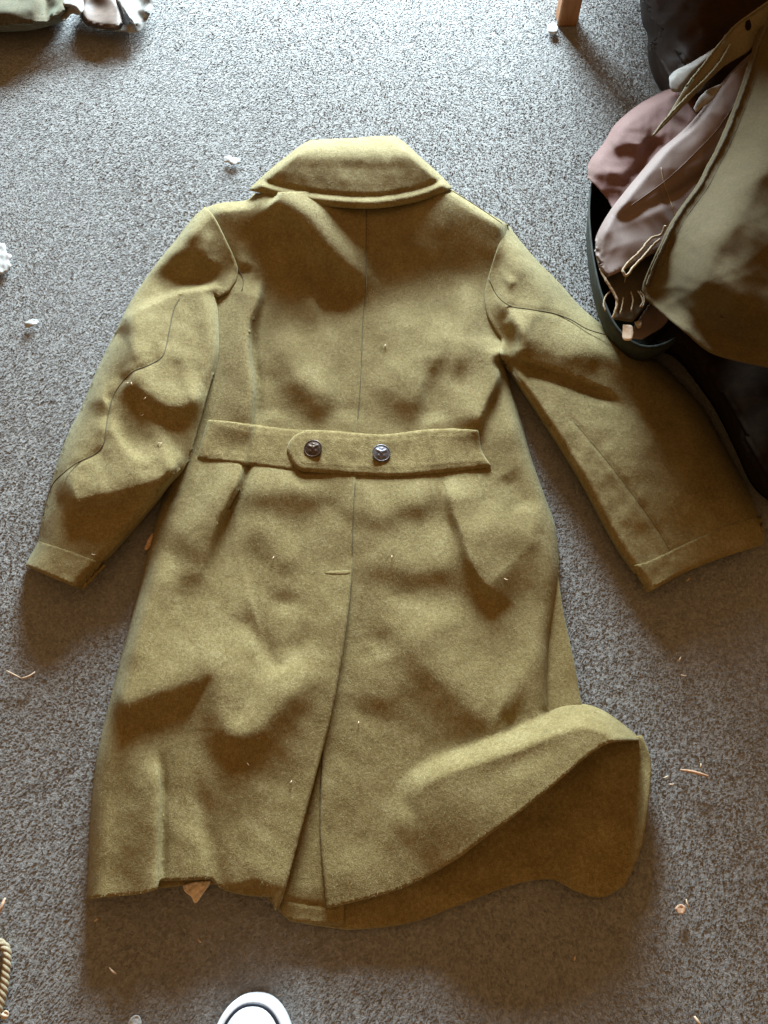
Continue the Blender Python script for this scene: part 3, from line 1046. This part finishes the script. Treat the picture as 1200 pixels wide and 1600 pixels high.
px_tube('cord', [(1040, 352, .195), (1033, 367), (1017, 373), (1000, 393), (980, 412), (973, 423), (979, 431), (988, 420), (1006, 400), (1020, 384), (1032, 374, .19)], .182, .0021, CORD, mg)
px_tube('cord', [(979, 430, .176), (977, 436, .162), (976, 441, .156)], .16, .0008, CORD, mg)
px_tube('cord', [(938, 420, .15), (948, 440, .158), (958, 456, .158), (964, 470, .158), (962, 484, .156), (957, 498, .152)], .156, .0022, CORD, mg)
px_tube('cord', [(953, 455, .15), (946, 465, .15), (943, 476, .15), (946, 486, .15)], .15, .0014, CORD, mg)
for pts in ([(974, 465), (972, 478), (969, 491)], [(986, 456), (989, 470), (986, 486)], [(997, 455), (1003, 465), (1004, 473), (1000, 480)], [(1000, 456), (1006, 463), (1006, 474), (1003, 480)]):
    px_tube('stitch', [(a, b, .1555) for a, b in pts], .155, .0012, CORD, mg)
o = sheet('pale_cloth', [([(1017, 473), (1045, 488), (1036, 507), (1003, 528)], 'c'), ([(1003, 528), (985, 524), (997, 503), (1017, 473)], 'c')],
          lambda U, V: .135 + waves(U, V, 99, 2, 20, 50), MAUVE, mg, step=3, thick=.003)
o.name = 'lining_tail'
o = sheet('card_tag', [([(974, 507), (988, 510), (987, 529), (974, 529), (974, 507)], 'c')], lambda U, V: .148 + 0 * U, TORN, None, step=3, thick=.0012)
tag(o, 'small tan card tag hanging below the dark trim over the bowl edge', 'tag')
o = sheet('thread_tuft', [([(993, 503), (1001, 501), (1002, 508), (998, 511), (993, 503)], 'c')], lambda U, V: .146 + 0 * U, CORD, mg, step=2, thick=.003)
o.name = 'thread_knot'


def on_mauve(pts, lift=.0005):
    P = curve(pts, 3)
    return unproj(P[:, 0], P[:, 1], mauve_z(P[:, 0], P[:, 1]) + lift)


tube('seam', on_mauve([(1033, 262), (1037, 285), (1046, 310), (1056, 340)]), .0006, CORD, mg, 5)
tube('seam', on_mauve([(1180, 105), (1130, 190), (1085, 240), (1040, 282), (985, 322)]), .0006, MAUVE, mg, 5)
# olive jacket on top
jk = thing('jacket', 'brown olive jacket draped over the heap with its hem hanging toward the sleeve', 'jacket', tuple(unproj(1120, 400, .12)))
JHEM = [(1010, 463), (1040, 490), (1073, 517), (1110, 547), (1153, 561), (1200, 571), (1290, 590)]
JLEFT = [(1205, 8), (1181, 67), (1160, 133), (1140, 187), (1120, 233), (1107, 257), (1090, 290), (1063, 327), (1047, 353), (1033, 383), (1020, 411), (1006, 447), (1010, 463)]


def jacket_z(U, V):
    d, s, t = pdist(U, V, curve(JLEFT, 8))
    z = .215 + .045 * sm(d, 0, 90) + fold(U, V, [(1200, 230), (1140, 330), (1090, 400)], 8, 40, 40) + fold(U, V, [(1210, 330), (1150, 430), (1120, 520)], 7, 34, 34)
    z = z - .0012 * np.exp(-((d - 16) / 4.5) ** 2) * sm(V, 440, 380) + .0022 * np.exp(-((d - 6) / 7) ** 2)
    dh, _, _ = pdist(U, V, curve(JHEM, 8))
    z = z - .0012 * np.exp(-((dh - 26) / 4.5) ** 2) * sm(U, 1050, 1080) - .04 * sm(dh, 110, 0)
    return z + waves(U, V, 101, 2.4, 50, 160) + crumple(U, V, 211, 3.2, 70) + waves(U, V, 212, .25, 20, 40)


sheet('jacket_body', [(JLEFT, 'c'), (JHEM, 'c'), ([(1290, 590), (1340, 400), (1330, 100), (1205, 8)], ('r', 50, .08))], jacket_z, OLIVE2, jk, step=4.5, thick=.004)


def facing_z(U, V):
    d, s, t = pdist(U, V, curve([(1205, 0), (1153, 37), (1123, 70), (1100, 100), (1072, 134)], 8))
    return .205 + .012 * np.exp(-(d / 26) ** 2) + waves(U, V, 103, 2.5, 40, 110)


sheet('facing', [
    ([(1215, -8), (1153, 37), (1123, 70), (1100, 100), (1072, 135)], 'c'),
    ([(1072, 135), (1042, 184), (1019, 213)], 'c'),
    ([(1019, 213), (1050, 182), (1085, 146), (1128, 104), (1182, 66), (1215, -8)], 'c'),
], facing_z, TANTWILL, jk, step=4, thick=.003)
px_tube('piping', [(1141, 71), (1128, 92), (1108, 118), (1077, 148), (1040, 187), (1020, 213)], .217, .0022, TANTWILL, jk)
px_tube('piping', [(1205, 0), (1153, 37), (1123, 70), (1100, 100), (1072, 135)], .219, .0020, TANTWILL, jk)
o = sheet('buttonhole', [([(1166, 33), (1171, 30), (1174, 40), (1170, 47), (1165, 42), (1166, 33)], 'c')], lambda U, V: facing_z(U, V) + .0012, NEARBLACK, jk, step=3, thick=.001)
o = sheet('white_tag', [([(1121, 133), (1105, 141), (1093, 153), (1085, 168)], 'c'), ([(1085, 168), (1089, 174), (1096, 167)], 'c'), ([(1096, 167), (1112, 155), (1128, 132), (1121, 133)], 'c')],
          lambda U, V: .205 + waves(U, V, 104, 1.5, 12, 30), WHITECLOTH, None, step=2.5, thick=.002)
tag(o, 'torn white fabric label lying on the mauve lining', 'label')


P = curve(JLEFT[:-1], 4)
P[:, 0] += 5
tube('edge_binding', unproj(P[:, 0], P[:, 1], jacket_z(P[:, 0], P[:, 1]) + .0006) + rng.normal(0, .0003, (len(P), 3)), .0022, TRIM, jk, 6)
P = curve([(JLEFT[k][0] + 15, JLEFT[k][1] + 4) for k in range(len(JLEFT) - 2)], 4)
tube('seam', unproj(P[:, 0], P[:, 1], jacket_z(P[:, 0], P[:, 1])), .0007, TRIM, jk, 5)

# dark leather jacket behind
lj = thing('leather_jacket', 'dark brown leather jacket crumpled at the top right corner', 'jacket', tuple(unproj(1090, 60, .05)))


def leather_z(U, V):
    z = .12 + .05 * sm(U, 1010, 1120) + fold(U, V, [(1060, 85), (1090, 68), (1112, 50)], 12, 16, 14) + fold(U, V, [(1030, 20), (1060, 60), (1065, 110)], 10, 24, 24)
    return z + waves(U, V, 111, 3.5, 40, 120) + crumple(U, V, 208, 4, 50)


sheet('jacket_body', [
    ([(1002, -60), (1001, 0), (1005, 33), (1013, 52), (1013, 84), (1022, 118), (1034, 138)], ('r', 30, .02)),
    ([(1034, 138), (1050, 140), (1090, 145), (1180, 100), (1260, 20), (1260, -60)], 'c'),
    ([(1260, -60), (1120, -80), (1002, -60)], ('r', 20, .05)),
], leather_z, LEATHER, lj, step=4.5, thick=.004)
o = sheet('rolled_cloth', [
    ([(1047, 118), (1057, 109), (1083, 96), (1118, 74)], ('r', 9, .185)),
    ([(1118, 74), (1120, 84), (1093, 112), (1067, 141)], ('r', 9, .185)),
    ([(1067, 141), (1055, 141), (1049, 136), (1047, 118)], 'c'),
], lambda U, V: .203 + waves(U, V, 113, 1, 20, 40), WHITECLOTH, None, step=2.5, thick=.003)
tag(o, 'grey white rolled cloth end between the leather jacket and the pink shirt', 'cloth')

# wooden furniture whose near leg shows at the top edge
base = unproj(886, 42, 0)
cab = thing('wooden_cabinet', 'orange brown wooden furniture leg standing on the carpet at the top edge', 'cabinet', tuple(base))


def box(name, lo, hi, mat, parent, bev=.003):
    import bmesh
    bm = bmesh.new()
    bmesh.ops.create_cube(bm, size=1)
    for v in bm.verts:
        v.co = Vector([(lo[k] + hi[k]) / 2 + v.co[k] * (hi[k] - lo[k]) for k in range(3)])
    bmesh.ops.bevel(bm, geom=bm.edges[:], offset=bev, segments=2, affect='EDGES', profile=.6)
    me = bpy.data.meshes.new(name)
    bm.to_mesh(me)
    bm.free()
    return link(name, me, mat, parent)


for dx, dy in ((0, 0), (.7, 0), (0, .36), (.7, .36)):
    box('leg', (-.018 + dx, 0 + dy, 0), (.018 + dx, .036 + dy, .14), WOOD, cab)
box('shading_body', (-.02, -.001, .14), (.75, .40, .80), WOOD, cab)  # unseen body, added tall enough to cast shade over the heap

# ------------------------------------------------------------------ scraps at the upper left
o = sheet('tan_cloth', [
    ([(-60, 40), (-20, 50), (0, 48), (25, 47), (50, 45), (78, 38), (100, 30)], ('r', 14, .006)),
    ([(100, 30), (108, 15), (112, -30)], ('r', 12, .012)),
    ([(112, -30), (20, -50), (-60, -30), (-60, 40)], ('r', 20, .01)),
], lambda U, V: .05 + fold(U, V, [(-20, 20), (40, 15), (70, -10)], 14, 14, 14) + fold(U, V, [(70, 30), (75, 5), (66, -20)], -14, 8, 8) + fold(U, V, [(85, 25), (100, 10)], 8, 7, 7) + waves(U, V, 121, 4, 20, 70),
    KHAKI, None, step=3.5, thick=.003)
tag(o, 'crumpled tan cloth lying at the top left corner of the carpet', 'cloth')
o = sheet('leather_patch', [
    ([(122, 12), (131, 34), (150, 42), (178, 46), (192, 36), (188, 10), (170, -14), (140, -16), (122, 12)], ('r', 8, .018)),
], lambda U, V: .036 + dent(U, V, (155, 12), -8, 20, 14) + waves(U, V, 123, 2, 20, 50), plain_mat('worn_brown_leather', (0.085, 0.05, 0.03), var=.35, scale=90, rough=.7), None, step=3, thick=.003)
tag(o, 'small worn brown leather piece between tan cloth and white rag', 'leather piece')
o = sheet('white_rag', [
    ([(150, 44), (182, 47), (215, 49), (228, 32), (238, 10), (242, -15)], 'c'),
    ([(242, -15), (210, -30), (182, -10), (190, 10), (200, 24), (208, 36), (190, 40), (150, 44)], 'c'),
], lambda U, V: .024 + fold(U, V, [(186, 0), (200, 22), (212, 38)], 16, 8, 8, .1, .1) + fold(U, V, [(228, 20), (236, -10)], 10, 7, 7) + waves(U, V, 125, 4, 16, 44), RAG, None, step=2.6, thick=.002)
tag(o, 'crumpled grey white rag with folded rim near the top left corner', 'rag')
o = sheet('grey_rag', [
    ([(100, 32), (112, 20), (122, 22), (130, 12), (126, -10), (112, -20), (98, 0), (94, 24), (100, 32)], 'c'),
], lambda U, V: .045 + fold(U, V, [(102, 6), (118, 8), (126, 18)], 10, 6, 6, .1, .1) + waves(U, V, 127, 3, 14, 40), RAG, None, step=2.6, thick=.002)
tag(o, 'thin grey rag strip squeezed between tan cloth and brown leather piece', 'rag')

# ------------------------------------------------------------------ sneaker toe
sp = unproj(399, 1552, .02)
shoe = thing('sneaker', 'white rubber toe of a sneaker with a dark pinstripe at the bottom edge', 'sneaker', (sp[0], sp[1], 0))


def shoe_outline(inset, n=64):
    L, hw = .29, .049
    out = []
    for k in range(n):
        a = 6.2832 * k / n
        c, s = math.cos(a), math.sin(a)
        x = hw * np.sign(c) * abs(c) ** .86
        yy = s
        y = -L / 2 + L / 2 * np.sign(yy) * abs(yy) ** .62
        x *= 1 - .16 * sm(np.array(-y), .1, .27)
        x *= (hw - inset) / hw
        y = -L / 2 + (y + L / 2) * (L / 2 - inset) / (L / 2)
        out.append((x, y))
    return np.array(out)


def rings_mesh(name, rings, mat, parent, cap_top=True):
    n = len(rings[0])
    fs = []
    for i in range(len(rings) - 1):
        for k in range(n):
            k2 = (k + 1) % n
            fs.append((i * n + k, i * n + k2, (i + 1) * n + k2, (i + 1) * n + k))
    if cap_top:
        fs.append(tuple((len(rings) - 1) * n + k for k in range(n)))
    fs.append(tuple(range(n))[::-1])
    return mesh(name, np.vstack(rings) + np.array(parent.location), fs, mat, parent)


def ring(inset, z):
    o = shoe_outline(inset)
    return np.c_[o, np.full(len(o), z)]


rings_mesh('sole', [ring(.002, .002), ring(0, .006), ring(0, .024), ring(.0015, .029), ring(.0045, .0315), ring(.0068, .0322), ring(.010, .030)], RUBBER, shoe)
rings_mesh('pinstripe', [ring(.0068, .030), ring(.0068, .0330), ring(.0074, .0336), ring(.0094, .0338), ring(.0102, .032)], STRIPE, shoe)


def upper_ring(inset, z, lift):
    r = ring(inset, z)
    r[:, 2] += lift * sm(-r[:, 1], .05, .2)
    return r


rings_mesh('upper', [upper_ring(.0096, .031, 0), upper_ring(.0098, .0344, 0), upper_ring(.0125, .0385, .004), upper_ring(.017, .044, .02), upper_ring(.025, .049, .035), upper_ring(.034, .052, .045)], CANVAS, shoe)

# ------------------------------------------------------------------ rope at the lower left
rp = curve([(-70, 1490), (-30, 1470), (-4, 1472), (9, 1482), (11, 1498), (9, 1520), (6, 1545), (0, 1570), (-8, 1600), (-14, 1640)], 2.0)
rw_ = unproj(rp[:, 0], rp[:, 1], .006)
rope = thing('rope', 'twisted tan rope curling in at the lower left edge', 'rope', tuple(rw_[len(rw_) // 2]))
T = np.gradient(rw_, axis=0)
T /= np.linalg.norm(T, axis=1)[:, None]
side = np.cross(T, [0, 0, 1.0])
for k in range(3):
    ph = np.arange(len(rw_)) * .42 + k * 2.0944
    P = rw_ + .0021 * (np.cos(ph)[:, None] * side + np.sin(ph)[:, None] * np.array([0, 0, 1.0]))
    tube('strand', P, .0024, ROPE, rope, 7)


# ------------------------------------------------------------------ litter on carpet and coat
def ground_z(U, V):
    return np.full(np.shape(U), .008)


def splinter(name, pts, r, mat, label, cat, z=.008, flat=False):
    P = curve(pts, 3)
    n = len(P)
    w = unproj(P[:, 0], P[:, 1], np.full(n, z) + .002 * np.sin(np.linspace(0, 3.1, n)))
    tap = .45 + .55 * np.sin(np.linspace(.25, 2.9, n))
    o = tube(name, w, r, mat, None, 5, tap)
    if label:
        tag(o, label, cat)
    return o


def flake(name, pts, mat, label, cat, z=.008, th=.0015, bump=1.2):
    o = sheet(name, [(pts + [pts[0]], 'c')], lambda U, V: z + waves(U, V, len(pts) * 7 + int(pts[0][0]), bump, 6, 18), mat, None, step=2.2, thick=th)
    return tag(o, label, cat)


flake('paper_scrap', [(350, 245), (358, 243), (363, 246), (373, 247), (374, 254), (364, 256), (357, 253), (350, 252)], PAPER, 'small white paper scrap on carpet left of the collar', 'paper scrap')
flake('white_fluff', [(-14, 385), (4, 380), (8, 394), (16, 398), (12, 408), (15, 415), (6, 424), (-12, 426)], PAPER, 'white fluff clump at the left edge of the carpet', 'fluff', z=.010, th=.004, bump=.7)
flake('white_crumb', [(38, 505), (46, 500), (56, 499), (60, 504), (52, 508), (42, 511)], PAPER, 'thin white crumb on carpet left of the coat sleeve', 'crumb')
flake('white_crumb', [(857, 38), (866, 35), (871, 42), (869, 50), (859, 49)], PAPER, 'white crumb beside the wooden leg', 'crumb', z=.01, th=.004)
flake('orange_chip', [(226, 857), (230, 846), (237, 834), (241, 837), (237, 849), (229, 859)], CHIP, 'orange wood chip between the left sleeve and the skirt', 'wood chip', z=.010)
flake('torn_card', [(286, 1384), (300, 1379), (318, 1378), (328, 1378), (316, 1396), (305, 1410), (299, 1400), (290, 1393)], TORN, 'torn triangular tan card scrap sticking out under the hem', 'card scrap', z=.0115, th=.002)
splinter('wood_splinter', [(1063, 1203), (1078, 1205), (1094, 1209), (1107, 1213)], .0018, CHIP, 'long pale wood splinter on the carpet right of the turned up hem', 'splinter', z=.010)
flake('tan_chip', [(1055, 1420), (1062, 1414), (1070, 1416), (1071, 1424), (1062, 1428)], CHIP, 'round tan chip with a thread on the carpet below the splinter', 'chip')
splinter('pale_thread', [(1072, 1405), (1074, 1413), (1077, 1419)], .0009, STRAW, 'short pale thread touching the round tan chip', 'thread')
splinter('straw_bit', [(10, 1048), (22, 1054), (33, 1060)], .0010, STRAW, 'thin pale straw on the carpet below the left cuff, outer half of a bent pair', 'straw')
splinter('straw_bit', [(34, 1060), (45, 1057), (55, 1050)], .0014, STRAW, 'thicker pale straw below the left cuff, inner half of a bent pair', 'straw')
splinter('straw_bit', [(171, 1512), (176, 1518), (182, 1522)], .0011, STRAW, 'short straw bit below the lower left hem corner', 'straw')
splinter('wood_splinter', [(-4, 1432), (2, 1418), (8, 1403)], .0018, CHIP, 'pale splinter at the left edge above the rope', 'splinter')
flake('pale_chip', [(2, 1585), (8, 1580), (13, 1583), (11, 1590), (4, 1592)], STRAW, 'pale chip near the rope in the lower left corner', 'chip')
flake('paper_scrap', [(200, 1600), (206, 1590), (216, 1588), (220, 1600), (210, 1606)], PAPER, 'white paper scrap at the bottom edge left of the sneaker', 'paper scrap')
splinter('straw_bit', [(1085, 1588), (1090, 1596), (1096, 1604)], .0018, STRAW, 'pale straw bit at the bottom edge right of centre', 'straw')
for u, v, where in [(1040, 1214, 'just left of the long wood splinter'), (1049, 1225, 'below left of the long wood splinter'), (1095, 1197, 'just above the long wood splinter'),
                    (898, 1497, 'below the dark front panel of the coat'), (1075, 905, 'under the right cuff hem'), (1068, 1055, 'midway between right cuff and wood splinter, lower of two'),
                    (312, 1470, 'below the torn tan card scrap'), (150, 1437, 'in the shadow under the lower left hem corner'), (1062, 1030, 'midway between right cuff and wood splinter, upper of two')]:
    a = rng.uniform(0, 3)
    o = splinter('lint_speck', [(u - 4 * math.cos(a), v - 4 * math.sin(a)), (u, v + 1), (u + 4 * math.cos(a), v + 4 * math.sin(a))], .0010, STRAW, None, None)
    tag(o, 'pale lint speck on carpet ' + where, 'lint', 'lint specks on the carpet')
for u, v, f, where in [(198, 598, sleeve_left, 'left sleeve at the bend of its seam'), (206, 600, sleeve_left, 'left sleeve just right of the seam bend'), (226, 622, sleeve_left, 'left sleeve in the upper elbow hollow'),
                       (222, 648, sleeve_left, 'left sleeve in the lower elbow hollow'), (250, 692, sleeve_left, 'left forearm above the lowest fold'), (146, 866, sleeve_left, 'left sleeve beside the cuff stitching'),
                       (612, 871, right_body, 'skirt right of the vent head'), (791, 905, right_body, 'right side of the skirt'), (602, 541, right_body, 'upper back right of the centre seam'),
                       (388, 1194, left_body, 'left skirt below the bent fold'), (426, 872, left_body, 'skirt left of the vent tack'), (454, 1222, left_body, 'left skirt near the vent edge'), (560, 1130, right_body, 'right skirt beside the vent')]:
    a = rng.uniform(0, 3)
    z = float(f(np.array([float(u)]), np.array([float(v)]))[0]) + .001
    o = splinter('lint_speck', [(u - 3 * math.cos(a), v - 3 * math.sin(a)), (u, v + 1), (u + 3 * math.cos(a), v + 3 * math.sin(a))], .0007, STRAW, None, None, z=z)
    tag(o, 'tiny pale lint speck on the ' + where, 'lint', 'lint specks on the coat')


def carpet_lint(n=130):
    vs, fs = [], []
    for k in range(n):
        u, v = rng.uniform(0, 1200), rng.uniform(60, 1600)
        p = unproj(u, v, .0022)
        a, L, w = rng.uniform(0, 6.28), rng.uniform(.0012, .004), rng.uniform(.0002, .00045)
        b = a + rng.normal(0, .5)
        d1, d2 = np.array([math.cos(a), math.sin(a), .1]), np.array([math.cos(b), math.sin(b), -.1])
        s1 = np.array([-math.sin(a), math.cos(a), 0]) * w
        i = len(vs)
        vs += [p - s1, p + s1, p + d1 * L + s1, p + d1 * L - s1, p + d1 * L + d2 * L + s1 * .4, p + d1 * L + d2 * L - s1 * .4]
        fs += [(i, i + 1, i + 2, i + 3), (i + 3, i + 2, i + 4, i + 5)]
    mesh('carpet_lint', np.array(vs), fs, ROPE, None)['kind'] = 'stuff'


carpet_lint()
